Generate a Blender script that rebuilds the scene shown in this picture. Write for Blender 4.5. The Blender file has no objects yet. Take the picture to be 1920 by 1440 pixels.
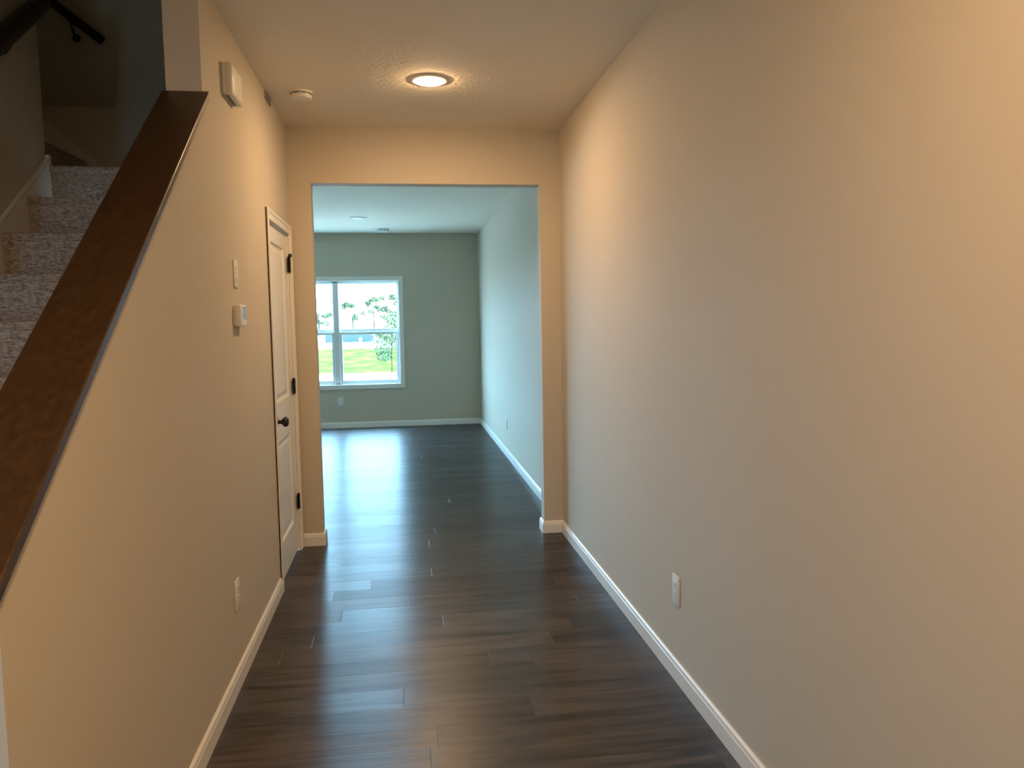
import bpy, bmesh, math, random
from mathutils import Vector, Matrix

S = bpy.context.scene
C = S.collection

# ------------------------------------------------------------------ camera
CAM_Z = 1.4664
FWD = Vector((0.1381918, 0.98714926, -0.08024561))
RGT = Vector((0.9900045, -0.13998705, -0.01716734))
UPV = Vector((0.02818008, 0.07707113, 0.99662727))
cd = bpy.data.cameras.new('camera')
cam = bpy.data.objects.new('camera', cd)
C.objects.link(cam)
cd.sensor_fit = 'HORIZONTAL'
cd.sensor_width = 36.0
cd.lens = 36.0 * 1447.36 / 1920.0
cd.clip_start = 0.02
cd.clip_end = 600
M = Matrix.Identity(4)
for i in range(3):
    M[i][0] = RGT[i]
    M[i][1] = UPV[i]
    M[i][2] = -FWD[i]
M[2][3] = CAM_Z
cam.matrix_world = M
S.camera = cam

# ------------------------------------------------------------------ world, sun, exposure
W = bpy.data.worlds.new('world')
S.world = W
W.use_nodes = True
bg = W.node_tree.nodes['Background']
bg.inputs['Color'].default_value = (0.36, 0.70, 1.0, 1)
bg.inputs['Strength'].default_value = 9.5

sl = bpy.data.lights.new('sun', 'SUN')
sl.energy = 9.0
sl.angle = math.radians(2)
sl.color = (1.0, 0.82, 0.5)
sun = bpy.data.objects.new('sun', sl)
C.objects.link(sun)
sun.rotation_euler = (math.radians(38), 0, math.radians(-25))   # from behind the house, high

S.view_settings.view_transform = 'Standard'
S.view_settings.look = 'None'
S.view_settings.gamma = 1.0
S.view_settings.use_curve_mapping = False
S.view_settings.exposure = 2.15
S.cycles.max_bounces = 12
S.cycles.diffuse_bounces = 8
S.cycles.glossy_bounces = 4
S.cycles.sample_clamp_indirect = 6.0

LAMP = 150.0            # radiance of the lens of the ceiling disc lights
LAMP_COL = (1.0, 0.63, 0.32)

# ------------------------------------------------------------------ measured plan (metres)
H = 2.74
XL, XR = -0.7059, 1.0703          # hall walls
XLB = -0.832                      # back of the stair half wall
YP, TP = 5.1919, 0.109            # partition with the opening
XF, YF = 1.0968, 11.1416          # far room right wall, window wall
XO1, XO2, ZO = -0.5628, 0.9375, 2.3803
YBACK = -1.8
XFAR = -4.6
XS = -1.665                       # left wall of the stairs
YCOL = 3.045
YEND = 1.41
YLAND, YB = 4.03, 4.9
RISE, RUN = 0.1875, 0.25
SL = 0.7712
def capz(y): return 2.304 + SL * (y - 3.007)

# ------------------------------------------------------------------ materials
MATS = {}
def mat(name, col, rough=0.6, spec=0.5, metal=0.0, bump=None, var=0.0, emit=None, estr=0.0, coat=0.0):
    m = bpy.data.materials.new(name)
    m.use_nodes = True
    nt = m.node_tree
    b = nt.nodes['Principled BSDF']
    b.inputs['Base Color'].default_value = (*col, 1)
    b.inputs['Roughness'].default_value = rough
    b.inputs['Specular IOR Level'].default_value = spec
    b.inputs['Metallic'].default_value = metal
    b.inputs['Coat Weight'].default_value = coat
    if emit:
        b.inputs['Emission Color'].default_value = (*emit, 1)
        b.inputs['Emission Strength'].default_value = estr
    tc = nt.nodes.new('ShaderNodeTexCoord')
    if var > 0:
        n = nt.nodes.new('ShaderNodeTexNoise')
        n.inputs['Scale'].default_value = 6.0
        n.inputs['Detail'].default_value = 4.0
        nt.links.new(tc.outputs['Object'], n.inputs['Vector'])
        mx = nt.nodes.new('ShaderNodeMix')
        mx.data_type = 'RGBA'
        mx.inputs[6].default_value = (*[c * (1 - var) for c in col], 1)
        mx.inputs[7].default_value = (*[min(1, c * (1 + var)) for c in col], 1)
        nt.links.new(n.outputs['Fac'], mx.inputs[0])
        nt.links.new(mx.outputs[2], b.inputs['Base Color'])
    if bump:
        sc, st, dist = bump
        n = nt.nodes.new('ShaderNodeTexNoise')
        n.inputs['Scale'].default_value = sc
        n.inputs['Detail'].default_value = 3.0
        nt.links.new(tc.outputs['Object'], n.inputs['Vector'])
        bp = nt.nodes.new('ShaderNodeBump')
        bp.inputs['Strength'].default_value = st
        bp.inputs['Distance'].default_value = dist
        nt.links.new(n.outputs['Fac'], bp.inputs['Height'])
        nt.links.new(bp.outputs['Normal'], b.inputs['Normal'])
    MATS[name] = m
    return m

wall_m = mat('greige_wall_paint', (0.56, 0.50, 0.405), 0.75, 0.25, bump=(160, 0.12, 0.002), var=0.01)
ceil_m = mat('textured_ceiling_paint', (0.80, 0.74, 0.63), 0.9, 0.15, bump=(55, 0.45, 0.006))
trim_m = mat('white_trim_paint', (0.78, 0.76, 0.72), 0.35, 0.5, var=0.01)
door_m = mat('white_door_paint', (0.78, 0.76, 0.72), 0.4, 0.5, var=0.01)
plas_m = mat('white_plastic', (0.76, 0.75, 0.71), 0.4, 0.5, var=0.01)
slot_m = mat('dark_slot', (0.05, 0.045, 0.04), 0.7)
grey_m = mat('grey_plastic', (0.33, 0.31, 0.28), 0.6, var=0.02)
black_m = mat('black_metal', (0.012, 0.011, 0.010), 0.35, 0.5, var=0.05)
screen_m = mat('thermostat_screen', (0.22, 0.27, 0.23), 0.2, 0.5, var=0.02)
vinyl_m = mat('white_vinyl', (0.80, 0.82, 0.82), 0.4, 0.5, var=0.01)
rail_m = mat('dark_rail_wood', (0.020, 0.010, 0.006), 0.35, 0.5, var=0.15)
ring_m = mat('matte_white_ring', (0.72, 0.69, 0.64), 0.85, 0.1, var=0.01)
lens_m = mat('lit_lens', (0.9, 0.9, 0.9), 0.5, emit=LAMP_COL, estr=LAMP * 0.70)
lens_added_m = mat('lit_lens_added', (0.9, 0.9, 0.9), 0.5, emit=LAMP_COL, estr=LAMP * 1.2)  # lens of the added, unseen second hall light
lensoff_m = mat('unlit_lens', (0.85, 0.85, 0.83), 0.4, var=0.01)
leaf_m = mat('sapling_leaves', (0.052, 0.084, 0.044), 0.8, 0.0, var=0.3)
far_leaf_m = mat('distant_leaves', (0.038, 0.053, 0.030), 0.8, 0.0, var=0.3)
bark_m = mat('bark', (0.02, 0.018, 0.015), 0.9, 0.0, var=0.3)
fence_m = mat('blue_grey_fence', (0.020, 0.033, 0.035), 0.9, 0.0, var=0.1)
conc_m = mat('pale_concrete', (0.36, 0.35, 0.33), 0.9, 0.2, var=0.04)
box_m = mat('white_metal_box', (0.6, 0.6, 0.6), 0.6, 0.3, var=0.02)

def wood_cap():
    m = bpy.data.materials.new('stained_wood')
    m.use_nodes = True
    nt = m.node_tree
    b = nt.nodes['Principled BSDF']
    tc = nt.nodes.new('ShaderNodeTexCoord')
    mp = nt.nodes.new('ShaderNodeMapping')
    mp.inputs['Rotation'].default_value = (math.radians(-37.64), 0, 0)
    mp.inputs['Scale'].default_value = (60, 2.5, 60)
    nt.links.new(tc.outputs['Object'], mp.inputs['Vector'])
    n = nt.nodes.new('ShaderNodeTexNoise')
    n.inputs['Scale'].default_value = 1.0
    n.inputs['Detail'].default_value = 5.0
    nt.links.new(mp.outputs['Vector'], n.inputs['Vector'])
    r = nt.nodes.new('ShaderNodeValToRGB')
    r.color_ramp.elements[0].position = 0.3
    r.color_ramp.elements[0].color = (0.036, 0.018, 0.007, 1)
    r.color_ramp.elements[1].position = 0.75
    r.color_ramp.elements[1].color = (0.066, 0.033, 0.013, 1)
    nt.links.new(n.outputs['Fac'], r.inputs['Fac'])
    nt.links.new(r.outputs['Color'], b.inputs['Base Color'])
    b.inputs['Roughness'].default_value = 0.38
    b.inputs['Specular IOR Level'].default_value = 0.5
    return m
cap_m = wood_cap()

def floor_mat():
    m = bpy.data.materials.new('dark_vinyl_planks')
    m.use_nodes = True
    nt = m.node_tree
    L = nt.links.new
    b = nt.nodes['Principled BSDF']
    tc = nt.nodes.new('ShaderNodeTexCoord')
    sep = nt.nodes.new('ShaderNodeSeparateXYZ')
    L(tc.outputs['Object'], sep.inputs['Vector'])
    def mth(op, a, b=None, c=None):
        m_ = nt.nodes.new('ShaderNodeMath'); m_.operation = op
        for i_, q_ in enumerate((a, b, c)):
            if q_ is None: continue
            if isinstance(q_, (int, float)): m_.inputs[i_].default_value = q_
            else: L(q_, m_.inputs[i_])
        return m_.outputs[0]
    def rnd(sock_x, sock_y):
        c_ = nt.nodes.new('ShaderNodeCombineXYZ'); L(sock_x, c_.inputs['X'])
        if sock_y is not None: L(sock_y, c_.inputs['Y'])
        w_ = nt.nodes.new('ShaderNodeTexWhiteNoise'); w_.noise_dimensions = '3D'
        L(c_.outputs[0], w_.inputs['Vector'])
        return w_.outputs['Value']
    yr = mth('DIVIDE', sep.outputs['Y'], 0.152)
    row = mth('FLOOR', yr)
    fy = mth('FRACT', yr)
    xo = mth('MULTIPLY_ADD', rnd(row, None), 7.3, mth('DIVIDE', sep.outputs['X'], 1.22))
    col = mth('FLOOR', xo)
    fx = mth('FRACT', xo)
    idv = rnd(row, col)                                   # one random value per plank
    ey = mth('MULTIPLY', mth('MINIMUM', fy, mth('SUBTRACT', 1.0, fy)), 0.152)
    ex = mth('MULTIPLY', mth('MINIMUM', fx, mth('SUBTRACT', 1.0, fx)), 1.22)
    edge = mth('MINIMUM', ey, ex)                         # distance to the nearest seam, metres
    seam = nt.nodes.new('ShaderNodeMapRange')
    seam.inputs['From Min'].default_value = 0.0006; seam.inputs['From Max'].default_value = 0.0022
    seam.inputs['To Min'].default_value = 1.0; seam.inputs['To Max'].default_value = 0.0
    L(edge, seam.inputs['Value'])
    def grain(sx, sy, detail, off, dist):
        mu = nt.nodes.new('ShaderNodeMath'); mu.operation = 'MULTIPLY_ADD'
        mu.inputs[1].default_value = off; mu.inputs[2].default_value = 0.0
        L(idv, mu.inputs[0])
        cx = nt.nodes.new('ShaderNodeMath'); cx.operation = 'MULTIPLY_ADD'
        cx.inputs[1].default_value = sx
        L(sep.outputs['X'], cx.inputs[0]); L(mu.outputs[0], cx.inputs[2])
        cy = nt.nodes.new('ShaderNodeMath'); cy.operation = 'MULTIPLY'
        cy.inputs[1].default_value = sy
        L(sep.outputs['Y'], cy.inputs[0])
        cb = nt.nodes.new('ShaderNodeCombineXYZ')
        L(cx.outputs[0], cb.inputs['X']); L(cy.outputs[0], cb.inputs['Y']); L(mu.outputs[0], cb.inputs['Z'])
        n = nt.nodes.new('ShaderNodeTexNoise')
        n.inputs['Scale'].default_value = 1.0
        n.inputs['Detail'].default_value = detail
        n.inputs['Roughness'].default_value = 0.62
        n.inputs['Distortion'].default_value = dist
        L(cb.outputs[0], n.inputs['Vector'])
        return n
    g1 = grain(1.7, 19.0, 5.0, 37.0, 0.9)      # broad streaks
    g2 = grain(5.0, 130.0, 4.0, 61.0, 0.2)     # fine grain
    r1 = nt.nodes.new('ShaderNodeValToRGB')
    e = r1.color_ramp.elements
    e[0].position = 0.37; e[0].color = (0.0085, 0.0075, 0.0075, 1)
    e[1].position = 0.68; e[1].color = (0.088, 0.074, 0.070, 1)
    k = e.new(0.47); k.color = (0.039, 0.0335, 0.033, 1)
    L(g1.outputs['Fac'], r1.inputs['Fac'])
    mx = nt.nodes.new('ShaderNodeMix'); mx.data_type = 'RGBA'; mx.blend_type = 'MULTIPLY'
    mx.inputs[0].default_value = 0.55
    r2 = nt.nodes.new('ShaderNodeValToRGB')
    r2.color_ramp.elements[0].position = 0.3; r2.color_ramp.elements[0].color = (0.5, 0.5, 0.5, 1)
    r2.color_ramp.elements[1].position = 0.7; r2.color_ramp.elements[1].color = (1.25, 1.22, 1.2, 1)
    L(g2.outputs['Fac'], r2.inputs['Fac'])
    L(r1.outputs['Color'], mx.inputs[6]); L(r2.outputs['Color'], mx.inputs[7])
    # plank-to-plank tone
    mr = nt.nodes.new('ShaderNodeMapRange')
    mr.inputs['To Min'].default_value = 0.75; mr.inputs['To Max'].default_value = 1.25
    L(idv, mr.inputs['Value'])
    sc = nt.nodes.new('ShaderNodeVectorMath'); sc.operation = 'SCALE'
    L(mx.outputs[2], sc.inputs[0]); L(mr.outputs[0], sc.inputs['Scale'])
    sm = nt.nodes.new('ShaderNodeMix'); sm.data_type = 'RGBA'
    sm.inputs[7].default_value = (0.02, 0.015, 0.012, 1)
    L(seam.outputs[0], sm.inputs[0]); L(sc.outputs[0], sm.inputs[6])
    L(sm.outputs[2], b.inputs['Base Color'])
    rr = nt.nodes.new('ShaderNodeMapRange')
    rr.inputs['To Min'].default_value = 0.31; rr.inputs['To Max'].default_value = 0.44
    L(g2.outputs['Fac'], rr.inputs['Value'])
    L(rr.outputs[0], b.inputs['Roughness'])
    b.inputs['Specular IOR Level'].default_value = 0.95
    bp = nt.nodes.new('ShaderNodeBump')
    bp.inputs['Strength'].default_value = 0.30
    bp.inputs['Distance'].default_value = 0.002
    ad = nt.nodes.new('ShaderNodeMath'); ad.operation = 'SUBTRACT'
    L(g1.outputs['Fac'], ad.inputs[0]); L(seam.outputs[0], ad.inputs[1])
    L(ad.outputs[0], bp.inputs['Height'])
    tilt = mth('MULTIPLY', mth('MULTIPLY', mth('SUBTRACT', rnd(col, row), 0.5), 0.06), mth('MULTIPLY', fy, 0.152))
    bt = nt.nodes.new('ShaderNodeBump')                   # every plank lies a little out of level
    bt.inputs['Strength'].default_value = 1.0
    bt.inputs['Distance'].default_value = 1.0
    L(tilt, bt.inputs['Height'])
    L(bt.outputs['Normal'], bp.inputs['Normal'])
    L(bp.outputs['Normal'], b.inputs['Normal'])
    b.inputs['Anisotropic'].default_value = 0.85     # the grain runs across the hall, gloss stretches along it
    tv = nt.nodes.new('ShaderNodeCombineXYZ'); tv.inputs['Y'].default_value = 1.0
    L(tv.outputs[0], b.inputs['Tangent'])
    return m
floor_m = floor_mat()

def carpet_mat():
    m = bpy.data.materials.new('speckled_carpet')
    m.use_nodes = True
    nt = m.node_tree
    L = nt.links.new
    b = nt.nodes['Principled BSDF']
    tc = nt.nodes.new('ShaderNodeTexCoord')
    mp = nt.nodes.new('ShaderNodeMapping')
    mp.inputs['Scale'].default_value = (0.6, 1, 1.4)
    L(tc.outputs['Object'], mp.inputs['Vector'])
    n = nt.nodes.new('ShaderNodeTexNoise')
    n.inputs['Scale'].default_value = 95
    n.inputs['Detail'].default_value = 6
    n.inputs['Roughness'].default_value = 0.8
    L(mp.outputs[0], n.inputs['Vector'])
    r = nt.nodes.new('ShaderNodeValToRGB')
    r.color_ramp.elements[0].position = 0.36; r.color_ramp.elements[0].color = (0.17, 0.148, 0.13, 1)
    r.color_ramp.elements[1].position = 0.60; r.color_ramp.elements[1].color = (0.70, 0.63, 0.57, 1)
    L(n.outputs['Fac'], r.inputs['Fac'])
    L(r.outputs['Color'], b.inputs['Base Color'])
    b.inputs['Roughness'].default_value = 1.0
    b.inputs['Specular IOR Level'].default_value = 0.05
    bp = nt.nodes.new('ShaderNodeBump')
    bp.inputs['Strength'].default_value = 0.9; bp.inputs['Distance'].default_value = 0.006
    L(n.outputs['Fac'], bp.inputs['Height'])
    L(bp.outputs['Normal'], b.inputs['Normal'])
    return m
carpet_m = carpet_mat()

def glass_mat():
    m = bpy.data.materials.new('window_glass')
    m.use_nodes = True
    nt = m.node_tree
    for n in list(nt.nodes):
        nt.nodes.remove(n)
    o = nt.nodes.new('ShaderNodeOutputMaterial')
    t = nt.nodes.new('ShaderNodeBsdfTransparent')
    t.inputs['Color'].default_value = (0.96, 0.98, 0.98, 1)
    g = nt.nodes.new('ShaderNodeBsdfGlossy')
    g.inputs['Roughness'].default_value = 0.02
    mx = nt.nodes.new('ShaderNodeMixShader')
    mx.inputs[0].default_value = 0.05
    nt.links.new(t.outputs[0], mx.inputs[1]); nt.links.new(g.outputs[0], mx.inputs[2])
    nt.links.new(mx.outputs[0], o.inputs['Surface'])
    return m
glass_m = glass_mat()

def grass_mat():
    m = bpy.data.materials.new('dry_lawn')
    m.use_nodes = True
    nt = m.node_tree
    b = nt.nodes['Principled BSDF']
    tc = nt.nodes.new('ShaderNodeTexCoord')
    mp = nt.nodes.new('ShaderNodeMapping')
    mp.inputs['Scale'].default_value = (0.9, 0.35, 1)
    nt.links.new(tc.outputs['Object'], mp.inputs['Vector'])
    n = nt.nodes.new('ShaderNodeTexNoise')
    n.inputs['Scale'].default_value = 1.6
    n.inputs['Detail'].default_value = 5
    nt.links.new(mp.outputs[0], n.inputs['Vector'])
    r = nt.nodes.new('ShaderNodeValToRGB')
    r.color_ramp.elements[0].position = 0.38; r.color_ramp.elements[0].color = (0.022, 0.030, 0.0095, 1)
    r.color_ramp.elements[1].position = 0.62; r.color_ramp.elements[1].color = (0.044, 0.040, 0.015, 1)
    nt.links.new(n.outputs['Fac'], r.inputs['Fac'])
    nt.links.new(r.outputs['Color'], b.inputs['Base Color'])
    b.inputs['Roughness'].default_value = 1.0
    b.inputs['Specular IOR Level'].default_value = 0.0
    return m
grass_m = grass_mat()

# ------------------------------------------------------------------ mesh helpers
class Fr:
    """frame: origin, u (across), v (up), n (out of the surface)"""
    def __init__(s, o, u, v, n):
        s.o, s.u, s.v, s.n = Vector(o), Vector(u), Vector(v), Vector(n)
    def P(s, a, b, c):
        return s.o + s.u * a + s.v * b + s.n * c
WORLD = Fr((0, 0, 0), (1, 0, 0), (0, 1, 0), (0, 0, 1))

def box(bm, a0, a1, b0, b1, c0, c1, bev=0.0, seg=2, fr=WORLD):
    vs = [bm.verts.new(fr.P(a, b, c)) for c in (c0, c1) for b in (b0, b1) for a in (a0, a1)]
    fs = [(0, 2, 3, 1), (4, 5, 7, 6), (0, 1, 5, 4), (2, 6, 7, 3), (0, 4, 6, 2), (1, 3, 7, 5)]
    faces = [bm.faces.new([vs[i] for i in f]) for f in fs]
    if bev > 0:
        ed = {e for f in faces for e in f.edges}
        bmesh.ops.bevel(bm, geom=list(ed), offset=bev, segments=seg, affect='EDGES', profile=0.5)

def prism(bm, pts, c0, c1, fr=WORLD, bev=0.0, seg=2):
    """polygon in (a,b) swept along the third axis of the frame"""
    n = len(pts)
    lo = [bm.verts.new(fr.P(a, b, c0)) for a, b in pts]
    hi = [bm.verts.new(fr.P(a, b, c1)) for a, b in pts]
    fs = [bm.faces.new(lo[::-1]), bm.faces.new(hi)]
    for i in range(n):
        j = (i + 1) % n
        fs.append(bm.faces.new([lo[i], lo[j], hi[j], hi[i]]))
    if bev > 0:
        ed = {e for f in fs for e in f.edges}
        bmesh.ops.bevel(bm, geom=list(ed), offset=bev, segments=seg, affect='EDGES', profile=0.5)

def lathe(bm, prof, fr=WORLD, n=40):
    """prof: (radius, height along n)"""
    rings = []
    for r, c in prof:
        if r < 1e-6:
            rings.append([bm.verts.new(fr.P(0, 0, c))])
        else:
            rings.append([bm.verts.new(fr.P(r * math.cos(2 * math.pi * k / n), r * math.sin(2 * math.pi * k / n), c)) for k in range(n)])
    for A, B in zip(rings, rings[1:]):
        for k in range(n):
            q = (k + 1) % n
            if len(A) == 1 and len(B) == 1:
                continue
            if len(A) == 1:
                bm.faces.new([A[0], B[k], B[q]])
            elif len(B) == 1:
                bm.faces.new([A[k], B[0], A[q]])
            else:
                bm.faces.new([A[k], B[k], B[q], A[q]])

def tube(bm, pts, rad, n=10):
    rings = []
    for i, p in enumerate(pts):
        p = Vector(p)
        d = (Vector(pts[min(i + 1, len(pts) - 1)]) - Vector(pts[max(i - 1, 0)])).normalized()
        a = d.orthogonal().normalized() if abs(d.z) > 0.9 else d.cross(Vector((0, 0, 1))).normalized()
        b = d.cross(a)
        r = rad[i] if isinstance(rad, (list, tuple)) else rad
        rings.append([bm.verts.new(p + a * r * math.cos(2 * math.pi * k / n) + b * r * math.sin(2 * math.pi * k / n)) for k in range(n)])
    for A, B in zip(rings, rings[1:]):
        for k in range(n):
            q = (k + 1) % n
            bm.faces.new([A[k], B[k], B[q], A[q]])
    bm.faces.new(rings[0][::-1])
    bm.faces.new(rings[-1])

ORG = {}
def obj(name, bm, m, parent=None, smooth=False, loc=None):
    """link bm (world coordinates) as ONE object; its origin is its own base centre"""
    bmesh.ops.recalc_face_normals(bm, faces=bm.faces)
    xs = [v.co for v in bm.verts]
    lo = Vector([min(v[i] for v in xs) for i in range(3)])
    hi = Vector([max(v[i] for v in xs) for i in range(3)])
    o = Vector(loc) if loc is not None else Vector(((lo.x + hi.x) / 2, (lo.y + hi.y) / 2, lo.z))
    for v in bm.verts:
        v.co -= o
    me = bpy.data.meshes.new(name)
    bm.to_mesh(me)
    bm.free()
    me.materials.append(m)
    if smooth:
        for p in me.polygons:
            p.use_smooth = True
        try:
            me.set_sharp_from_angle(angle=math.radians(38))
        except Exception:
            pass
    ob = bpy.data.objects.new(name, me)
    C.objects.link(ob)
    ORG[ob.name] = o
    if parent is not None:
        ob.parent = parent
        ob.location = o - ORG[parent.name]
    else:
        ob.location = o
    return ob

def struct(name, bm, m, loc=None, **k):
    o = obj(name, bm, m, None, loc=loc, **k)
    o['kind'] = 'structure'
    return o

def empty(name, loc):
    o = bpy.data.objects.new(name, None)
    C.objects.link(o)
    o.location = loc
    o.empty_display_size = 0.1
    ORG[o.name] = Vector(loc)
    return o

def tag(o, label, cat, group=None, kind=None):
    o['label'] = label
    o['category'] = cat
    if group: o['group'] = group
    if kind: o['kind'] = kind
    return o

NB = bmesh.new
YZ = Fr((0, 0, 0), (0, 1, 0), (0, 0, 1), (1, 0, 0))     # polygon in (y,z), swept in x
XZ = Fr((0, 0, 0), (1, 0, 0), (0, 0, 1), (0, 1, 0))     # polygon in (x,z), swept in y
Z0 = (0, 0, 0)

# ------------------------------------------------------------------ setting: floor, ceiling, walls
bm = NB(); box(bm, XFAR - 0.2, XF + 0.2, YBACK - 0.2, YF + 0.15, -0.12, 0)
struct('floor', bm, floor_m, loc=Z0)

bm = NB()
prism(bm, [(XLB, YBACK - 0.1), (XR + 0.1, YBACK - 0.1), (XR + 0.1, YP + TP), (XF + 0.12, YP + TP), (XF + 0.12, YF + 0.12),
           (XFAR - 0.1, YF + 0.12), (XFAR - 0.1, YP + TP), (XLB, YP + TP)], H, H + 0.12)
struct('ceiling', bm, ceil_m, loc=Z0)

# left hall wall: sloping half wall, post beside the stairs, closet door opening
YN, YFC, ZC = 4.2872, 5.1602, 2.0994                     # outer edges of the door casing
DY0, DY1, DZ = YN + 0.05, YFC - 0.05, ZC - 0.05          # rough opening
CT = 0.033                                               # vertical thickness of the cap
bm = NB()
prism(bm, [(YEND, 0), (DY0, 0), (DY0, DZ), (DY1, DZ), (DY1, 0), (YP, 0), (YP, H), (YCOL, H),
           (YCOL, capz(YCOL) - CT - 0.002), (YEND, capz(YEND) - CT - 0.002)], XLB, XL, YZ)
struct('wall_left', bm, wall_m, loc=Z0)

bm = NB(); box(bm, XR, XR + 0.12, YBACK, YP, 0, H)
struct('wall_right', bm, wall_m, loc=Z0)

bm = NB()
prism(bm, [(XFAR, 0), (XO1, 0), (XO1, ZO), (XO2, ZO), (XO2, 0), (XR + 0.12, 0), (XR + 0.12, H), (XFAR, H)], YP, YP + TP, XZ)
struct('wall_partition', bm, wall_m, loc=Z0)

bm = NB(); box(bm, XF, XF + 0.12, YP + TP, YF + 0.12, 0, H)
struct('wall_far_right', bm, wall_m, loc=Z0)
bm = NB(); box(bm, XFAR - 0.12, XFAR, YP, YF + 0.12, 0, H)
struct('wall_far_left', bm, wall_m, loc=Z0)

# window wall: holes for the double window and, further left and out of view, a patio door
PX0, PX1, PZ1 = -4.1, -2.4, 2.05
WX0, WX1, WZ0, WZ1 = -1.803, -0.047, 0.614, 2.078
bm = NB()
for x0, x1, z0, z1 in ((XFAR, PX0, 0, H), (PX0, PX1, PZ1, H), (PX1, WX0, 0, H), (WX0, WX1, 0, WZ0), (WX0, WX1, WZ1, H), (WX1, XF, 0, H)):
    box(bm, x0, x1, YF, YF + 0.12, z0, z1)
struct('wall_window', bm, wall_m, loc=Z0)

# stairwell shell, two storeys
ZT = 5.2
bm = NB(); box(bm, XS - 0.12, XS, YBACK, YLAND, 0, ZT)
struct('wall_stair_left', bm, wall_m, loc=Z0)
bm = NB(); box(bm, -3.6, XLB, YB, YB + 0.12, 2.0, ZT)
struct('wall_stair_back', bm, wall_m, loc=Z0)
bm = NB()
prism(bm, [(YBACK, H + 0.12), (YB, H + 0.12), (YB, ZT), (YBACK, ZT)], XLB, XL, YZ)
struct('wall_stair_upper', bm, wall_m, loc=Z0)
bm = NB(); box(bm, -3.6, XS - 0.12, YLAND - 0.12, YLAND, 2.0, ZT)
struct('wall_upper_flight', bm, wall_m, loc=Z0)
bm = NB(); box(bm, -3.72, -3.6, YLAND - 0.12, YB + 0.12, 2.0, ZT)
struct('wall_upper_end', bm, wall_m, loc=Z0)
bm = NB(); box(bm, -3.72, XL, YBACK - 0.1, YB + 0.12, ZT, ZT + 0.1)
struct('ceiling_stair', bm, ceil_m, loc=Z0)
bm = NB(); box(bm, XS, XLB, YBACK, 0.3, H, H + 0.3)
struct('ceiling_foyer', bm, ceil_m, loc=Z0)
DX0, DX1, DTOP = -1.62, -1.28, 2.05                       # unseen glazed front door, added behind the camera to light the stairs
bm = NB()
for x0, x1, z0, z1 in ((XS - 0.12, DX0, 0, ZT), (DX1, XR + 0.12, 0, ZT), (DX0, DX1, DTOP, ZT)):
    box(bm, x0, x1, YBACK - 0.12, YBACK, z0, z1)
struct('wall_front', bm, wall_m, loc=Z0)
d3 = empty('added_door_3', ((DX0 + DX1) / 2, YBACK, 0)); d3['kind'] = 'structure'
f3 = Fr((0, YBACK, 0), (1, 0, 0), (0, 0, 1), (0, 1, 0))
bm = NB()
box(bm, DX0, DX0 + 0.06, 0.01, DTOP, -0.06, -0.02, 0.002, 1, f3); box(bm, DX1 - 0.06, DX1, 0.01, DTOP, -0.06, -0.02, 0.002, 1, f3)
box(bm, DX0 + 0.06, DX1 - 0.06, 0.01, 0.25, -0.06, -0.02, 0.002, 1, f3); box(bm, DX0 + 0.06, DX1 - 0.06, DTOP - 0.12, DTOP, -0.06, -0.02, 0.002, 1, f3)
obj('door_frame', bm, door_m, d3)
bm = NB(); box(bm, DX0 + 0.06, DX1 - 0.06, 0.25, DTOP - 0.12, -0.042, -0.038, 0, 1, f3)
obj('pane', bm, glass_m, d3)
bm = NB(); box(bm, DX0 - 0.06, DX0, 0, DTOP + 0.06, 0, 0.016, 0.003, 1, f3); box(bm, DX1, DX1 + 0.06, 0, DTOP + 0.06, 0, 0.016, 0.003, 1, f3)
box(bm, DX0, DX1, DTOP, DTOP + 0.06, 0, 0.016, 0.003, 1, f3)
obj('casing', bm, trim_m, d3)
bm = NB(); box(bm, -4.0, 3.0, YBACK - 3.2, YBACK - 0.12, 2.9, 3.0)  # unseen slab added to keep direct sun off the front glazing
struct('sun_block_slab', bm, conc_m, loc=Z0)
bm = NB(); box(bm, -12, 12, YBACK - 14, YBACK - 0.2, -0.2, -0.05)  # unseen ground slab, added to bounce daylight up at the front
struct('bounce_slab', bm, conc_m, loc=Z0)

# ------------------------------------------------------------------ baseboards (profiled)
BH, BT = 0.083, 0.014
def base_run(bm, p0, p1, nrm, e0=0.0, e1=0.0):
    """baseboard from p0 to p1 along a wall, nrm = side it stands out to; e = mitre growth at the ends"""
    p0, p1, nrm = Vector((*p0, 0)), Vector((*p1, 0)), Vector((*nrm, 0))
    d = (p1 - p0).normalized()
    prof = [(0, 0), (BT, 0), (BT, BH - 0.022), (BT - 0.002, BH - 0.018), (BT - 0.004, BH - 0.006), (BT - 0.009, BH), (0, BH)]
    A = [bm.verts.new(p0 + nrm * t + Vector((0, 0, z)) - d * (e0 * t / BT)) for t, z in prof]
    B = [bm.verts.new(p1 + nrm * t + Vector((0, 0, z)) + d * (e1 * t / BT)) for t, z in prof]
    n = len(prof)
    for i in range(n):
        j = (i + 1) % n
        bm.faces.new([A[i], A[j], B[j], B[i]])
    bm.faces.new(A[::-1]); bm.faces.new(B)

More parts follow.
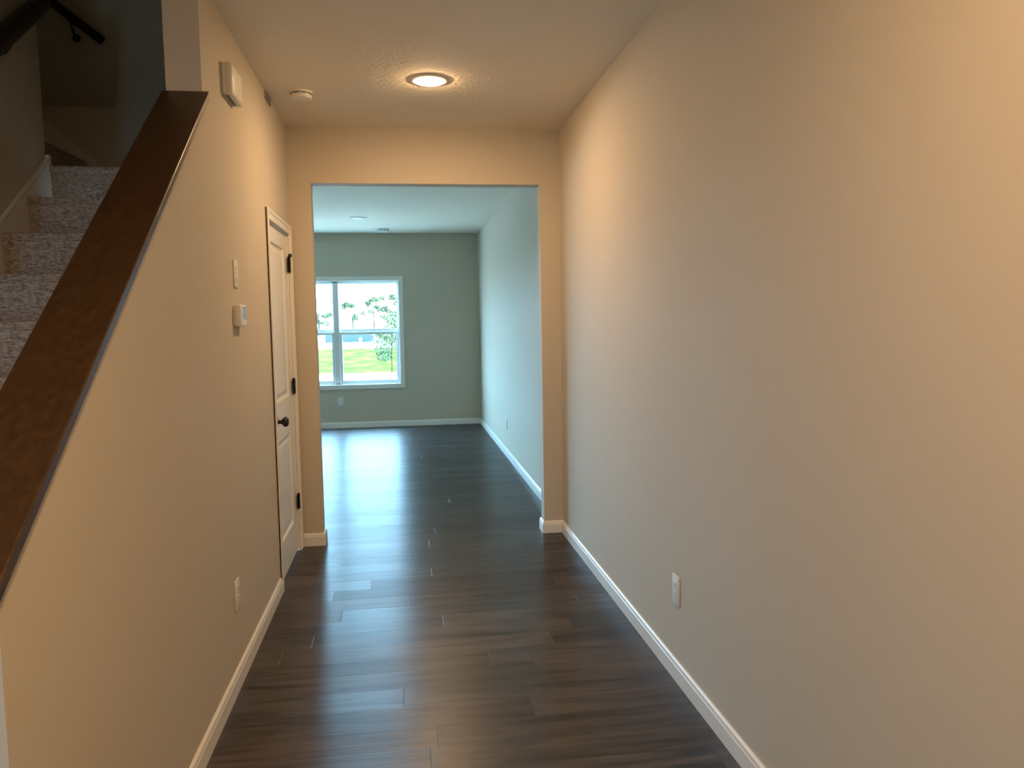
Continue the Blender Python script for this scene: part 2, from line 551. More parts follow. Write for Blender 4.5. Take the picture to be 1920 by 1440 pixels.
bm = NB()
base_run(bm, (XL, YEND), (XL, YN), (1, 0))
base_run(bm, (XL, YEND), (XLB, YEND), (0, -1), BT, 0)
struct('baseboard_left', bm, trim_m, loc=Z0)
bm = NB(); base_run(bm, (XR, YBACK), (XR, YP), (-1, 0), 0, -BT)
struct('baseboard_right', bm, trim_m, loc=Z0)
bm = NB()
base_run(bm, (XL + 0.016, YP), (XO1, YP), (0, -1), 0, BT)
base_run(bm, (XO1, YP), (XO1, YP + TP), (1, 0), BT, BT)
base_run(bm, (XFAR, YP + TP), (XO1, YP + TP), (0, 1), 0, BT)
struct('baseboard_opening_left', bm, trim_m, loc=Z0)
bm = NB()
base_run(bm, (XO2, YP), (XR, YP), (0, -1), BT, -BT)
base_run(bm, (XO2, YP), (XO2, YP + TP), (-1, 0), BT, BT)
base_run(bm, (XO2, YP + TP), (XF, YP + TP), (0, 1), BT, -BT)
struct('baseboard_opening_right', bm, trim_m, loc=Z0)
bm = NB(); base_run(bm, (XF, YP + TP), (XF, YF), (-1, 0), -BT, -BT)
struct('baseboard_far_right', bm, trim_m, loc=Z0)
bm = NB(); base_run(bm, (PX1 + 0.07, YF), (XF, YF), (0, -1), 0, -BT)
struct('baseboard_window', bm, trim_m, loc=Z0)

# ------------------------------------------------------------------ window_1: double unit, each a single-hung pair of sashes
win = empty('window_1', ((WX0 + WX1) / 2, YF, WZ0)); win['kind'] = 'structure'
cw = 0.062
bm = NB()
f = Fr((0, YF, 0), (1, 0, 0), (0, 0, 1), (0, -1, 0))
box(bm, WX0 - cw, WX1 + cw, WZ1, WZ1 + cw, 0, 0.016, 0.003, 2, f)
box(bm, WX0 - cw, WX1 + cw, WZ0 - cw, WZ0, 0, 0.016, 0.003, 2, f)
box(bm, WX0 - cw, WX0, WZ0, WZ1, 0, 0.016, 0.003, 2, f)
box(bm, WX1, WX1 + cw, WZ0, WZ1, 0, 0.016, 0.003, 2, f)
obj('casing', bm, trim_m, win)
bm = NB()                                                  # drywall return liner and sill
t = 0.006
box(bm, WX0, WX1, WZ1 - t, WZ1, -0.07, 0, 0, 2, f)
box(bm, WX0, WX1, WZ0, WZ0 + t, -0.07, 0.004, 0, 2, f)
box(bm, WX0, WX0 + t, WZ0, WZ1, -0.07, 0, 0, 2, f)
box(bm, WX1 - t, WX1, WZ0, WZ1, -0.07, 0, 0, 2, f)
obj('jamb_liner', bm, trim_m, win)
XM = -0.925
bm = NB()                                                  # vinyl master frame with the centre mullion
for x0, x1 in ((WX0 + t, WX0 + 0.018), (WX1 - 0.018, WX1 - t), (XM - 0.038, XM + 0.038)):
    box(bm, x0, x1, WZ0 + t, WZ1 - t, -0.10, -0.035, 0.002, 1, f)
for z0, z1 in ((WZ0 + t, WZ0 + 0.022), (WZ1 - 0.028, WZ1 - t)):
    box(bm, WX0 + 0.018, WX1 - 0.018, z0, z1, -0.10, -0.035, 0.002, 1, f)
obj('frame', bm, vinyl_m, win)
for x0, x1 in ((WX0 + 0.018, XM - 0.038), (XM + 0.038, WX1 - 0.018)):
    # upper, fixed sash (further out)
    bm = NB()
    zu0, zu1 = 1.352, WZ1 - 0.028
    c0, c1 = -0.095, -0.070
    s = 0.012
    box(bm, x0, x0 + s, zu0, zu1, c0, c1, 0.002, 1, f); box(bm, x1 - s, x1, zu0, zu1, c0, c1, 0.002, 1, f)
    box(bm, x0 + s, x1 - s, zu1 - 0.014, zu1, c0, c1, 0.002, 1, f); box(bm, x0 + s, x1 - s, zu0, zu0 + 0.050, c0, c1, 0.002, 1, f)
    u = obj('upper_sash', bm, vinyl_m, win)
    bm = NB(); box(bm, x0 + s, x1 - s, zu0 + 0.050, zu1 - 0.014, c0 + 0.010, c0 + 0.014, 0, 1, f)
    obj('pane', bm, glass_m, u)
    # lower sash (nearer)
    bm = NB()
    zl0, zl1 = WZ0 + 0.022, 1.358
    c0, c1 = -0.068, -0.042
    s = 0.034
    box(bm, x0, x0 + s, zl0, zl1, c0, c1, 0.002, 1, f); box(bm, x1 - s, x1, zl0, zl1, c0, c1, 0.002, 1, f)
    box(bm, x0 + s, x1 - s, zl0, zl0 + 0.038, c0, c1, 0.002, 1, f); box(bm, x0 + s, x1 - s, zl1 - 0.033, zl1, c0, c1, 0.002, 1, f)
    l = obj('lower_sash', bm, vinyl_m, win)
    bm = NB(); box(bm, x0 + s, x1 - s, zl0 + 0.038, zl1 - 0.033, c0 + 0.010, c0 + 0.014, 0, 1, f)
    obj('pane', bm, glass_m, l)
    bm = NB(); xm = (x0 + x1) / 2
    box(bm, xm - 0.035, xm + 0.035, zl1, zl1 + 0.008, -0.064, -0.046, 0.002, 1, f)
    box(bm, xm - 0.018, xm + 0.030, zl1 + 0.008, zl1 + 0.018, -0.062, -0.048, 0.003, 1, f)
    obj('sash_lock', bm, vinyl_m, l)

# patio door further left in the same wall (unseen, added to light the far room)
pd = empty('added_door_2', ((PX0 + PX1) / 2, YF, 0)); pd['kind'] = 'structure'
bm = NB()
box(bm, PX0 - cw, PX1 + cw, PZ1, PZ1 + cw, 0, 0.016, 0.003, 2, f)
box(bm, PX0 - cw, PX0, 0, PZ1, 0, 0.016, 0.003, 2, f); box(bm, PX1, PX1 + cw, 0, PZ1, 0, 0.016, 0.003, 2, f)
obj('casing', bm, trim_m, pd)
for x0, x1, c in ((PX0, (PX0 + PX1) / 2 + 0.04, -0.09), ((PX0 + PX1) / 2 - 0.04, PX1, -0.05)):
    bm = NB()
    box(bm, x0, x0 + 0.07, 0.02, PZ1, c - 0.03, c, 0.003, 1, f); box(bm, x1 - 0.07, x1, 0.02, PZ1, c - 0.03, c, 0.003, 1, f)
    box(bm, x0 + 0.07, x1 - 0.07, 0.02, 0.14, c - 0.03, c, 0.003, 1, f); box(bm, x0 + 0.07, x1 - 0.07, PZ1 - 0.08, PZ1, c - 0.03, c, 0.003, 1, f)
    q = obj('sliding_panel', bm, vinyl_m, pd)
    bm = NB(); box(bm, x0 + 0.07, x1 - 0.07, 0.14, PZ1 - 0.08, c - 0.017, c - 0.013, 0, 1, f)
    obj('pane', bm, glass_m, q)

# ------------------------------------------------------------------ door_1: two-panel closet door in the left wall
dr = empty('door_1', (XL, (YN + YFC) / 2, 0)); dr['kind'] = 'structure'
f = Fr((XL, 0, 0), (0, 1, 0), (0, 0, 1), (1, 0, 0))
CWD = 0.057
bm = NB()
for (a0, a1, b0, b1) in ((YN, YN + CWD, 0, ZC), (YFC - CWD, YFC, 0, ZC), (YN + CWD, YFC - CWD, ZC - CWD, ZC)):
    box(bm, a0, a1, b0, b1, 0, 0.013, 0.003, 2, f)
box(bm, YN, YN + 0.022, 0, ZC, 0.0, 0.018, 0.004, 2, f)
box(bm, YFC - 0.022, YFC, 0, ZC, 0.0, 0.018, 0.004, 2, f)
box(bm, YN + 0.01, YFC - 0.01, ZC - 0.022, ZC, 0.0, 0.0165, 0.004, 2, f)
obj('casing', bm, trim_m, dr)
S0, S1, ST = YN + CWD + 0.007, YFC - CWD - 0.007, ZC - CWD - 0.007
bm = NB()
box(bm, DY0, S0 - 0.003, 0, DZ, -0.12, -0.001, 0, 1, f); box(bm, S1 + 0.003, DY1, 0, DZ, -0.12, -0.001, 0, 1, f)
box(bm, S0 - 0.003, S1 + 0.003, ST + 0.003, DZ, -0.12, -0.001, 0, 1, f)
box(bm, S0 - 0.003, S0 + 0.012, 0, ST, -0.085, -0.047, 0, 1, f); box(bm, S1 - 0.012, S1 + 0.003, 0, ST, -0.085, -0.047, 0, 1, f)
obj('jamb', bm, trim_m, dr)
fs = Fr((XL - 0.009, 0, 0), (0, 1, 0), (0, 0, 1), (1, 0, 0))      # the slab sits back from the wall face
# slab: stiles, rails and two raised panels, moulded as one sheet of rings
bm = NB()
SB = 0.012
zs = [(1.028, 1.940), (0.223, 0.800)]
ya, yb2 = S0 + 0.125, S1 - 0.125
def slab_face(bm):
    ys = [S0, ya, yb2, S1]
    zz = [SB, zs[1][0], zs[1][1], zs[0][0], zs[0][1], ST]
    for i in range(3):
        for j in range(5):
            if i == 1 and j in (1, 3):
                continue
            vs = [bm.verts.new(fs.P(a, b, -0.002)) for a, b in ((ys[i], zz[j]), (ys[i + 1], zz[j]), (ys[i + 1], zz[j + 1]), (ys[i], zz[j + 1]))]
            bm.faces.new(vs)
    for z0, z1 in zs:
        rings = []
        for ins, dep in ((0, -0.002), (0.010, -0.012), (0.016, -0.012), (0.020, -0.0135), (0.048, -0.006)):
            rings.append([bm.verts.new(fs.P(a, b, dep)) for a, b in ((ya + ins, z0 + ins), (yb2 - ins, z0 + ins), (yb2 - ins, z1 - ins), (ya + ins, z1 - ins))])
        for A, B in zip(rings, rings[1:]):
            for k in range(4):
                q = (k + 1) % 4
                bm.faces.new([A[k], A[q], B[q], B[k]])
        bm.faces.new(rings[-1])
slab_face(bm)
# edges and back of the slab
for a, b in (((S0, SB), (S1, SB)), ((S1, SB), (S1, ST)), ((S1, ST), (S0, ST)), ((S0, ST), (S0, SB))):
    bm.faces.new([bm.verts.new(fs.P(*a, -0.002)), bm.verts.new(fs.P(*b, -0.002)), bm.verts.new(fs.P(*b, -0.037)), bm.verts.new(fs.P(*a, -0.037))])
bm.faces.new([bm.verts.new(fs.P(a, b, -0.037)) for a, b in ((S0, SB), (S1, SB), (S1, ST), (S0, ST))])
bmesh.ops.remove_doubles(bm, verts=bm.verts, dist=1e-5)
slab = obj('door_slab', bm, door_m, dr)
# knob
kf = Fr((XL - 0.0105, 4.43, 0.930), (0, 1, 0), (0, 0, 1), (1, 0, 0))
bm = NB(); lathe(bm, [(0, 0), (0.033, 0), (0.033, 0.004), (0.029, 0.009), (0.014, 0.011), (0.0, 0.011)], kf)
kn = obj('door_knob', bm, black_m, dr, True)
bm = NB(); lathe(bm, [(0.0, 0.011), (0.012, 0.011), (0.011, 0.026), (0.013, 0.033), (0.022, 0.039), (0.0275, 0.047), (0.0285, 0.055), (0.025, 0.063), (0.016, 0.069), (0, 0.071)], kf)
obj('knob_ball', bm, black_m, kn, True)
for k, zc in enumerate((1.853, 1.080, 0.330)):
    bm = NB()
    yh = S1 + 0.004
    hf = Fr((XL + 0.006, yh, zc - 0.05), (1, 0, 0), (0, 1, 0), (0, 0, 1))
    lathe(bm, [(0, 0), (0.007, 0), (0.007, 0.1), (0, 0.1)], hf, 16)
    box(bm, yh - 0.034, yh + 0.030, zc - 0.05, zc + 0.05, 0.0, 0.0016, 0, 1, Fr((XL - 0.0015, 0, 0), (0, 1, 0), (0, 0, 1), (1, 0, 0)))
    box(bm, yh - 0.002, yh + 0.030, zc - 0.05, zc + 0.05, 0.0105, 0.0125, 0, 1, f)
    h = obj('hinge', bm, black_m, dr, True)
    if k == 0:                                            # hinge-pin stop on the top hinge
        bm = NB(); sf = Fr((XL + 0.010, yh + 0.006, zc + 0.05), (1, 0, 0), (0, 1, 0), (0, 0, 1))
        lathe(bm, [(0, -0.004), (0.010, -0.002), (0.013, 0.006), (0.011, 0.015), (0.006, 0.020), (0, 0.021)], sf, 20)
        obj('pin_stop', bm, black_m, h, True)

# ------------------------------------------------------------------ stair half-wall cap
XC0, XC1 = -0.847, -0.681
YC0 = 1.335
bm = NB()
y0, y1 = YC0, YCOL - 0.0015
prism(bm, [(y0, capz(y0) - CT), (y1, capz(y1) - CT), (y1, capz(y1)), (y0, capz(y0))], XC0, XC1, YZ, 0.004, 3)
cap = obj('banister', bm, cap_m, None, loc=(XL, YC0, capz(YC0) - CT))
tag(cap, 'dark brown stained wood banister board sloping along the top of the stair half wall', 'banister')
pl_m = mat('pale_wood_filler', (0.22, 0.13, 0.07), 0.7, var=0.05)
for x, y in ((-0.799, 2.423), (-0.731, 2.424), (-0.797, 2.204), (-0.734, 2.206), (-0.802, 1.978), (-0.729, 1.975)):
    nn = Vector((0, -SL, 1)).normalized()
    vv = Vector((0, 1, SL)).normalized()
    bm = NB(); lathe(bm, [(0, -0.001), (0.0018, -0.001), (0.0018, 0.0004), (0, 0.0006)], Fr((x, y, capz(y)), (1, 0, 0), vv, nn), 10)
    obj('nail_plug', bm, pl_m, cap)

# ------------------------------------------------------------------ staircase: carpeted steps, landing, second flight, skirt boards
X2 = -1.79
st = empty('staircase', ((XS + XLB) / 2, YLAND - 11 * RUN, 0))
tag(st, 'grey speckled carpeted staircase climbing behind the half wall to a landing', 'stairs')
GAP = 0.0015
for i in range(11):
    yn = YLAND - (11 - i) * RUN
    z1 = RISE * (i + 1)
    bm = NB()
    prism(bm, [(yn + 0.020, z1 - RISE), (YLAND if i == 10 else yn + RUN + 0.02, z1 - RISE), (YLAND if i == 10 else yn + RUN + 0.02, z1), (yn + 0.008, z1),
               (yn + 0.002, z1 - 0.004), (yn, z1 - 0.012), (yn + 0.002, z1 - 0.024), (yn + 0.012, z1 - 0.034)], XS + 0.016, XLB - GAP, YZ)
    obj('step', bm, carpet_m, st, True)
bm = NB()
ZL = RISE * 12
prism(bm, [(YLAND + 0.02, ZL - 0.19), (YB - GAP, ZL - 0.19), (YB - GAP, ZL), (YLAND + 0.008, ZL), (YLAND + 0.002, ZL - 0.004), (YLAND, ZL - 0.012), (YLAND + 0.002, ZL - 0.024), (YLAND + 0.012, ZL - 0.034)], XS + GAP, XLB - GAP, YZ)
obj('landing', bm, carpet_m, st, True)
bm = NB(); box(bm, X2 - 0.03, XS + GAP, YLAND + GAP, YB - 0.016, ZL - 0.19, ZL)
obj('landing_edge', bm, carpet_m, st)
for i in range(5):
    xn = X2 - i * RUN
    z1 = ZL + RISE * (i + 1)
    bm = NB()
    prism(bm, [(xn - 0.02, z1 - RISE), (xn - RUN - 0.02, z1 - RISE), (xn - RUN - 0.02, z1), (xn - 0.008, z1), (xn - 0.002, z1 - 0.004), (xn, z1 - 0.012), (xn - 0.002, z1 - 0.024), (xn - 0.012, z1 - 0.034)], YLAND + GAP, YB - 0.016, XZ)
    obj('step', bm, carpet_m, st, True)
# skirt on the left wall of the first flight with its end cap at the corner
def lz(y): return 2.321 + 0.7285 * (y - 4.079)
bm = NB()
prism(bm, [(1.2, 0.02), (YLAND + 0.015, ZL - 0.30), (YLAND + 0.015, lz(YLAND - 0.02)), (1.2, lz(1.2))], XS + GAP, XS + 0.014, YZ)
obj('skirt_board', bm, trim_m, st)
bm = NB()
yy0, yy1 = 1.2, YLAND - 0.008
prism(bm, [(yy0, lz(yy0) - 0.016), (yy1, lz(yy1) - 0.016), (yy1, lz(yy1) + 0.004), (yy0, lz(yy0) + 0.004)], XS + GAP, XS + 0.020, YZ, 0.003, 2)
obj('skirt_moulding', bm, trim_m, st)
bm = NB()
box(bm, XS + GAP, XS + 0.020, YLAND - 0.012, YLAND + 0.016, ZL, lz(YLAND) + 0.012, 0.003)
box(bm, XS - 0.02, XS + GAP, YLAND + GAP, YLAND + 0.014, ZL, lz(YLAND) + 0.006, 0.003)
obj('skirt_end', bm, trim_m, st)
# skirt on the back wall of the landing, rising with the second flight
def bz(x): return 2.422 + 0.79 * (-1.712 - x)
bm = NB()
fb = Fr((0, YB - GAP, 0), (1, 0, 0), (0, 0, 1), (0, -1, 0))
prism(bm, [(XLB, ZL), (XLB - 0.002, ZL + 0.002), (X2, ZL + 0.002), (X2, ZL + 0.05), (-3.2, bz(-3.2) - 0.4), (-3.2, bz(-3.2)), (-1.62, bz(-1.62)), (-1.53, ZL + 0.085), (XLB - 0.002, ZL + 0.085)][1:], 0, 0.014, fb)
obj('skirt_board', bm, trim_m, st)

# handrails
def rail(name, pts, label, brk, w=0.048, h=0.06):
    """pts: two ends of the rail's axis; brk: bracket positions (fraction, wall point normal)"""
    a, b = Vector(pts[0]), Vector(pts[1])
    d = (b - a).normalized()
    side = d.cross(Vector((0, 0, 1))).normalized()
    up = side.cross(d).normalized()
    bm = NB()
    L = (b - a).length
    fr = Fr(a, side, up, d)
    prof = []
    for k in range(20):
        t = 2 * math.pi * k / 20
        cx, cy = math.cos(t), math.sin(t)
        prof.append((math.copysign(abs(cx) ** 0.55, cx) * w / 2, math.copysign(abs(cy) ** 0.55, cy) * h / 2))
    prism(bm, prof, 0, L, fr)
    r = obj(name, bm, rail_m, None, True, loc=a)
    tag(r, label, 'handrail', 'stair handrails')
    for frac, wn in brk:
        p = a + d * (L * frac)
        wn = Vector(wn)                                   # from the rail to the wall
        bm = NB()
        q = p - up * (h / 2)
        tube(bm, [q, q - Vector((0, 0, 0.022)) + wn * 0.15, q - Vector((0, 0, 0.05)) + wn * 0.45, q - Vector((0, 0, 0.062)) + wn * 0.97], 0.007, 10)
        nn = wn.normalized()
        lathe(bm, [(0, -0.004), (0.022, -0.004), (0.022, 0.004), (0, 0.004)], Fr(q - Vector((0, 0, 0.062)) + wn * 0.96, nn.orthogonal().normalized(), nn.cross(nn.orthogonal().normalized()), nn), 20)
        box(bm, -0.01, 0.01, -0.003, 0.004, -0.03, 0.03, 0, 1, Fr(q, side, up, d))
        obj('bracket', bm, black_m, r, True)
def lrz(y): return 2.762 + 0.76 * (y - 3.592) - 0.048
rail('handrail', [(XS + 0.075, 1.5, lrz(1.5)), (XS + 0.075, 3.93, lrz(3.93))], 'black wall handrail following the lower flight on the left stair wall',
     [(0.15, (-0.075, 0, 0)), (0.5, (-0.075, 0, 0)), (0.86, (-0.075, 0, 0))], 0.062, 0.075)
rail('handrail', [(-1.655, YB - 0.07, 3.108), (-2.9, YB - 0.07, 3.108 + 0.79 * 1.245)], 'black handrail end with bracket on the dark back wall above the landing',
     [(0.115, (0, 0.07, 0)), (0.8, (0, 0.07, 0))], 0.044, 0.05)

# ------------------------------------------------------------------ electrical plates
def outlet(o, u, n, label):
    fr = Fr(o, u, (0, 0, 1), n)                            # origin: centre of the plate's foot
    e = empty('wall_outlet', o)
    tag(e, label, 'outlet', 'wall outlets')
    bm = NB()
    box(bm, -0.037, 0.037, 0, 0.122, 0, 0.006, 0.003, 2, fr)
    obj('cover_plate', bm, plas_m, e, True)
    for zc in (0.0415, 0.0805):
        bm = NB()
        pts = []
        for k in range(28):
            t = 2 * math.pi * k / 28
            pts.append((max(-0.0145, min(0.0145, 0.0175 * math.cos(t))), zc + max(-0.0165, min(0.0165, 0.0185 * math.sin(t)))))
        prism(bm, pts, 0.003, 0.0085, fr)
        r = obj('receptacle', bm, plas_m, e)
        bm = NB()
        box(bm, -0.0075, -0.0055, zc - 0.001, zc + 0.009, 0.007, 0.0088, 0, 1, fr)
        box(bm, 0.0055, 0.0075, zc - 0.001, zc + 0.008, 0.007, 0.0088, 0, 1, fr)
        lathe(bm, [(0, 0.007), (0.0026, 0.007), (0.0026, 0.0088), (0, 0.0088)], Fr(fr.P(0, zc - 0.0085, 0), fr.u, fr.v, fr.n), 10)
        obj('slots', bm, slot_m, r)
    bm = NB(); lathe(bm, [(0, 0.005), (0.003, 0.005), (0.0028, 0.0072), (0, 0.0076)], Fr(fr.P(0, 0.061, 0), fr.u, fr.v, fr.n), 12)
    obj('screw', bm, plas_m, e)
    return e
outlet((XL, 3.220, 0.311), (0, -1, 0), (1, 0, 0), 'white wall outlet low on the left wall just before the closet door')
outlet((XR, 2.932, 0.311), (0, 1, 0), (-1, 0, 0), 'white wall outlet low on the long bare right hall wall')
outlet((-0.903, YF, 0.318), (1, 0, 0), (0, -1, 0), 'white wall outlet on the far wall under the window')
outlet((XF, 8.29, 0.300), (0, 1, 0), (-1, 0, 0), 'white wall outlet low on the far room right wall, nearest the opening')
outlet((XF, 10.60, 0.310), (0, 1, 0), (-1, 0, 0), 'white wall outlet on the far room right wall, tight by the far corner')

sw = empty('light_switch', (XL, 3.470, 1.634))
tag(sw, 'white rocker light switch on the left wall directly above the thermostat', 'light switch')
fr = Fr((XL, 3.470, 1.634), (0, -1, 0), (0, 0, 1), (1, 0, 0))
bm = NB(); box(bm, -0.037, 0.037, 0, 0.116, 0, 0.0065, 0.003, 2, fr)
obj('cover_plate', bm, plas_m, sw, True)
bm = NB(); prism(bm, [(0.026, 0.004), (0.026, 0.0095), (0.058, 0.0072), (0.091, 0.0095), (0.091, 0.004)], -0.0165, 0.0165, Fr((XL, 3.470, 1.634), (0, 0, 1), (1, 0, 0), (0, -1, 0)))
rk = obj('rocker', bm, plas_m, sw)
bm = NB(); box(bm, -0.0035, 0.0035, 0.031, 0.037, 0.008, 0.0099, 0, 1, fr)
obj('pilot_light', bm, grey_m, rk)

th = empty('thermostat', (XL, 3.462, 1.466))
tag(th, 'small white thermostat with a grey screen on the left wall', 'thermostat')
fr = Fr((XL, 3.462, 1.466), (0, -1, 0), (0, 0, 1), (1, 0, 0))
bm = NB(); box(bm, -0.062, 0.062, 0, 0.093, 0.006, 0.031, 0.006, 3, fr)
obj('body', bm, plas_m, th, True)
bm = NB(); box(bm, -0.056, 0.056, 0.005, 0.088, 0, 0.007, 0, 1, fr)
obj('wall_plate', bm, plas_m, th)
bm = NB(); box(bm, -0.054, 0.012, 0.030, 0.086, 0.0295, 0.0316, 0.0006, 1, fr)
obj('screen', bm, screen_m, th)
for k in range(3):
    bm = NB(); box(bm, 0.024, 0.044, 0.030 + 0.019 * k, 0.042 + 0.019 * k, 0.0295, 0.0322, 0.001, 1, fr)
    obj('button', bm, plas_m, th)

# door chime: wide box with a curved cover panel and grooves under it
ch = empty('door_chime', (XL, 3.485, 2.42))
tag(ch, 'white door chime box high on the left wall beside the banister top', 'door chime')
fr = Fr((XL, 3.485, 2.42), (0, -1, 0), (0, 0, 1), (1, 0, 0))
bm = NB(); box(bm, -0.104, 0.104, 0.001, 0.127, 0, 0.019, 0.004, 3, fr)
obj('housing', bm, plas_m, ch, True)
bm = NB(); box(bm, -0.105, 0.105, 0.0, 0.128, 0.0185, 0.040, 0.004, 3, fr)
cv = obj('cover', bm, plas_m, ch, True)
bm = NB(); box(bm, -0.099, 0.099, 0.006, 0.122, 0.0395, 0.0425, 0.0014, 2, fr)
obj('front_panel', bm, plas_m, cv, True)
for k in range(2):
    bm = NB(); box(bm, -0.08, 0.08, -0.0006, 0.002, 0.008 + 0.007 * k, 0.011 + 0.007 * k, 0, 1, fr)
    obj('sound_slot', bm, slot_m, ch)

# small grey sensor plate where the left wall meets the ceiling
vt = empty('wall_vent', (XL, 4.515, 2.70))
tag(vt, 'small grey vent plate tucked under the ceiling line of the left wall', 'vent')
fr = Fr((XL, 4.515, 2.699), (0, -1, 0), (0, 0, 1), (1, 0, 0))
bm = NB(); box(bm, -0.09, 0.09, 0, 0.04, 0, 0.006, 0.002, 1, fr)
obj('plate', bm, grey_m, vt)
for k in range(4):
    bm = NB(); box(bm, -0.08, 0.08, 0.006 + 0.008 * k, 0.010 + 0.008 * k, 0.005, 0.008, 0, 1, fr)
    obj('louvre', bm, grey_m, vt)

# ------------------------------------------------------------------ ceiling fixtures
def disc_light(x, y, label, lit):
    fr = Fr((x, y, H), (1, 0, 0), (0, -1, 0), (0, 0, -1))
    e = empty('ceiling_light', (x, y, H))
    tag(e, label, 'ceiling light', 'ceiling disc lights')
    bm = NB(); lathe(bm, [(0, 0), (0.105, 0), (0.105, 0.003), (0.101, 0.005), (0.085, 0.0075), (0.074, 0.008), (0, 0.008)], fr, 56)
    obj('trim_ring', bm, ring_m, e, True)
    bm = NB(); lathe(bm, [(0.073, 0.0085), (0.071, 0.0115), (0.062, 0.0145), (0.044, 0.0165), (0.020, 0.0178), (0, 0.018)], fr, 48)
    obj('lens', bm, {0: lensoff_m, 1: lens_m, 2: lens_added_m}[lit], e, True)
disc_light(0.176, 4.185, 'lit round ceiling light glowing in the hall ceiling', 1)
disc_light(0.176, 0.55, 'unseen lit round ceiling light added overhead at the near end of the hall', 2)  # out of view, added to carry warm light onto the near walls
disc_light(-0.490, 9.52, 'unlit white round ceiling light in the far room', 0)

def smoke(x, y, label, r=0.062):
    fr = Fr((x, y, H), (1, 0, 0), (0, -1, 0), (0, 0, -1))
    e = empty('smoke_detector', (x, y, H))
    tag(e, label, 'smoke detector', 'smoke detectors')
    bm = NB(); lathe(bm, [(0, 0), (r, 0), (r, 0.008), (r * 0.97, 0.011), (0, 0.011)], fr, 48)
    obj('mounting_base', bm, plas_m, e, True)
    bm = NB(); lathe(bm, [(r * 0.90, 0.011), (r * 0.90, 0.018), (r * 0.94, 0.0185), (r * 0.94, 0.030), (r * 0.88, 0.037), (r * 0.70, 0.040), (r * 0.45, 0.042), (0, 0.042)], fr, 48)
    obj('body', bm, plas_m, e, True)
    for k in range(8):
        a = 2 * math.pi * (k + 0.5) / 8
        d = Vector((math.cos(a), math.sin(a), 0)); tt = Vector((-d.y, d.x, 0))
        bm = NB(); box(bm, -0.017, 0.017, 0.0125, 0.0165, r * 0.86, r * 0.915, 0, 1, Fr((x, y, H), tt, (0, 0, -1), d))
        obj('slot', bm, slot_m, e)
smoke(-0.515, 4.455, 'white round smoke detector on the hall ceiling left of the lit light')
smoke(-0.225, 10.65, 'white smoke detector on the far room ceiling close to the window wall', 0.085)

# ------------------------------------------------------------------ outdoors beyond the window
def quad(bm, pts):
    bm.faces.new([bm.verts.new(p) for p in pts])
bm = NB(); box(bm, -30, 25, YF + 0.2, 24.0, -0.2, -0.02)
struct('patio_paving', bm, conc_m, loc=Z0)
bm = NB(); prism(bm, [(24.0, -0.3), (40.0, -0.05), (40.0, 0.25), (24.0, -0.02)], -40, 30, YZ)
struct('lawn', bm, grass_m, loc=Z0)
bm = NB(); prism(bm, [(40.0, -0.05), (52.0, 0.0), (52.0, 0.30), (40.0, 0.25)], -60, 50, YZ)
struct('street', bm, conc_m, loc=Z0)
bm = NB(); prism(bm, [(52.0, -0.1), (180.0, 0.0), (180.0, 0.5), (52.0, 0.30)], -160, 140, YZ)
struct('meadow', bm, conc_m, loc=Z0)

fn = empty('fence', (-6.0, 51.0, 0.30))
tag(fn, 'low blue-grey board fence across the street outside the window', 'fence')
for x0, x1 in ((-14.0, -5.6), (-4.9, -1.9)):
    bm = NB()
    x = x0
    while x < x1:
        box(bm, x, min(x + 0.17, x1), 51.0, 51.03, 0.32, 1.00)
        x += 0.171
    obj('board_panel', bm, fence_m, fn)
for x in (-14.0, -11.2, -8.4, -5.65, -4.9, -3.4, -1.95):
    bm = NB(); box(bm, x - 0.06, x + 0.06, 51.03, 51.15, 0.30, 1.06)
    obj('post', bm, fence_m, fn)
ub = empty('utility_box', (-2.68, 50.2, 0.29))
tag(ub, 'small white utility box standing in front of the fence outside', 'utility box')
bm = NB(); box(bm, -2.76, -2.60, 50.1, 50.3, 0.29, 0.58, 0.01)
obj('cabinet', bm, box_m, ub)
bm = NB(); box(bm, -2.78, -2.58, 50.08, 50.32, 0.58, 0.62, 0.01)
obj('lid', bm, box_m, ub)

R = random.Random(7)
def leaves(bm, blobs, n, size):
    for c, r, w in blobs:
        for _ in range(int(n * w)):
            while True:
                v = Vector((R.uniform(-1, 1), R.uniform(-1, 1), R.uniform(-1, 1)))
                if v.length <= 1:
                    break
            p = Vector(c) + Vector((v.x * r[0], v.y * r[1], v.z * r[2]))
            a = Vector((R.uniform(-1, 1), R.uniform(-1, 1), R.uniform(-1, 1))).normalized()
            b = a.orthogonal().normalized()
            s = size * R.uniform(0.6, 1.3)
            quad(bm, [p - a * s, p + b * s * 0.45, p + a * s, p - b * s * 0.45])

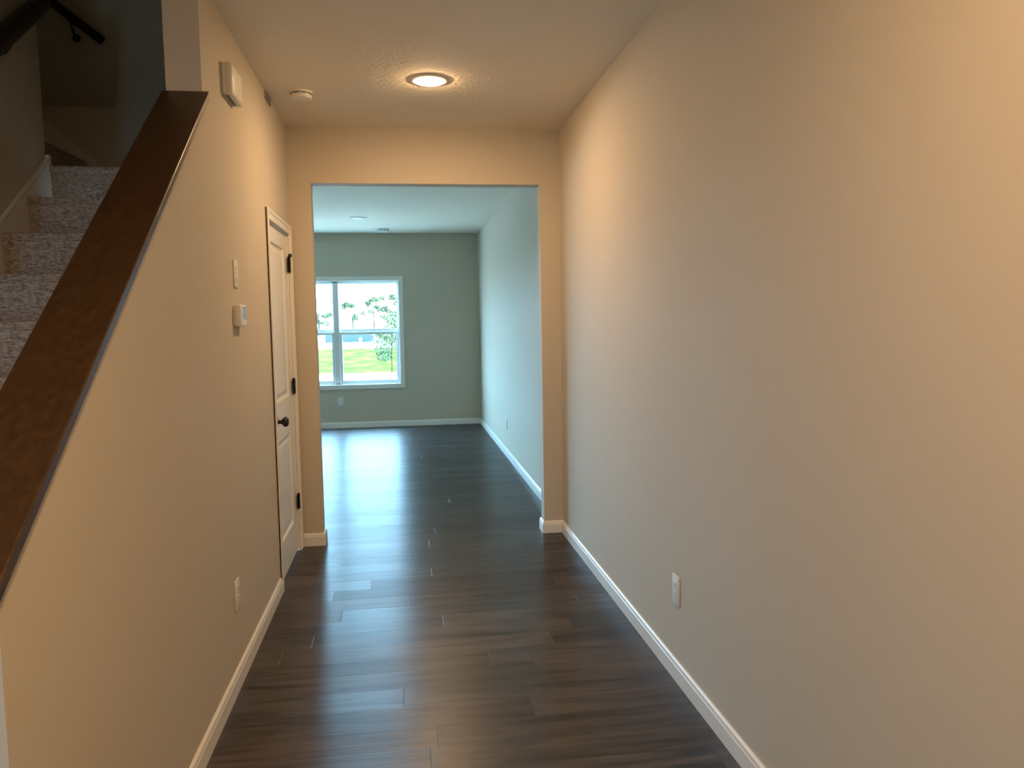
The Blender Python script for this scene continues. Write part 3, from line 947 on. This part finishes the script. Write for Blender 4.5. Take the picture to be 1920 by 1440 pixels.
sp = empty('sapling', (-0.322, 21.0, -0.02))
tag(sp, 'young thin-trunked green tree just outside the right pane of the window', 'tree')
bm = NB(); tube(bm, [(-0.322, 21, -0.02), (-0.315, 21, 0.5), (-0.30, 21.02, 1.0), (-0.28, 21.0, 1.7)], [0.013, 0.012, 0.010, 0.006], 8)
obj('trunk', bm, bark_m, sp)
for p0, p1 in (((-0.31, 21, 0.55), (-0.55, 20.95, 0.80)), ((-0.30, 21, 0.8), (-0.78, 21.0, 1.05)), ((-0.30, 21, 1.0), (-0.6, 21.1, 1.35)), ((-0.30, 21, 0.75), (-0.05, 21, 1.1))):
    bm = NB(); tube(bm, [p0, p1], [0.006, 0.003], 6)
    obj('branch', bm, bark_m, sp)
bm = NB()
leaves(bm, [((-0.55, 21, 0.95), (0.30, 0.3, 0.30), 1.0), ((-0.35, 21, 1.2), (0.32, 0.3, 0.28), 1.1), ((-0.12, 21, 1.15), (0.25, 0.3, 0.4), 0.9),
            ((-0.50, 21, 0.62), (0.24, 0.2, 0.16), 0.6), ((-0.62, 21, 1.25), (0.25, 0.2, 0.12), 0.35), ((-0.25, 21, 1.6), (0.22, 0.2, 0.18), 0.7)], 560, 0.038)
obj('foliage', bm, leaf_m, sp)

tb = [(-8.6, 82, 2.9, 'loose pale green tree beyond the street, furthest left through the window'),
      (-5.4, 86, 3.9, 'pale tree beyond the fence showing in the upper left pane beside the mullion'),
      (-3.2, 88, 4.3, 'pale tree beyond the fence in the middle of the upper right pane'),
      (-1.6, 84, 4.7, 'tallest pale tree beyond the fence, behind the sapling'),
      (0.4, 90, 3.6, 'pale tree beyond the fence at the right edge of the window')]
for x, y, h, lb in tb:
    e = empty('tree', (x, y, 0.38))
    tag(e, lb, 'tree', 'trees beyond the fence')
    bm = NB(); tube(bm, [(x, y, 0.38), (x + 0.05, y, 1.4), (x, y, h - 0.8)], [0.10, 0.08, 0.04], 8)
    obj('trunk', bm, bark_m, e)
    bm = NB()
    bl = []
    for k in range(9):
        bl.append(((x + R.uniform(-1.1, 1.1), y + R.uniform(-0.8, 0.8), 0.38 + h * R.uniform(0.42, 0.92)), (R.uniform(0.3, 0.6), 0.5, R.uniform(0.2, 0.4)), 1.0))
    leaves(bm, bl, 110, 0.13)
    obj('foliage', bm, far_leaf_m, e)

# sky portals at the glazing: guide the sky's own light through the openings, they emit nothing
for n, x0, x1, z0, z1 in (('window_portal', WX0, WX1, WZ0, WZ1), ('patio_portal', PX0, PX1, 0.0, PZ1)):
    l = bpy.data.lights.new(n, 'AREA')
    l.shape = 'RECTANGLE'
    l.size = x1 - x0
    l.size_y = z1 - z0
    l.cycles.is_portal = True
    o = bpy.data.objects.new(n, l)
    C.objects.link(o)
    o.location = ((x0 + x1) / 2, YF + 0.13, (z0 + z1) / 2)
    o.rotation_euler = (math.radians(-90), 0, 0)
l = bpy.data.lights.new('door_portal', 'AREA')
l.shape = 'RECTANGLE'; l.size = DX1 - DX0; l.size_y = DTOP
l.cycles.is_portal = True
o = bpy.data.objects.new('door_portal', l)
C.objects.link(o)
o.location = ((DX0 + DX1) / 2, YBACK - 0.13, DTOP / 2)
o.rotation_euler = (math.radians(90), 0, 0)
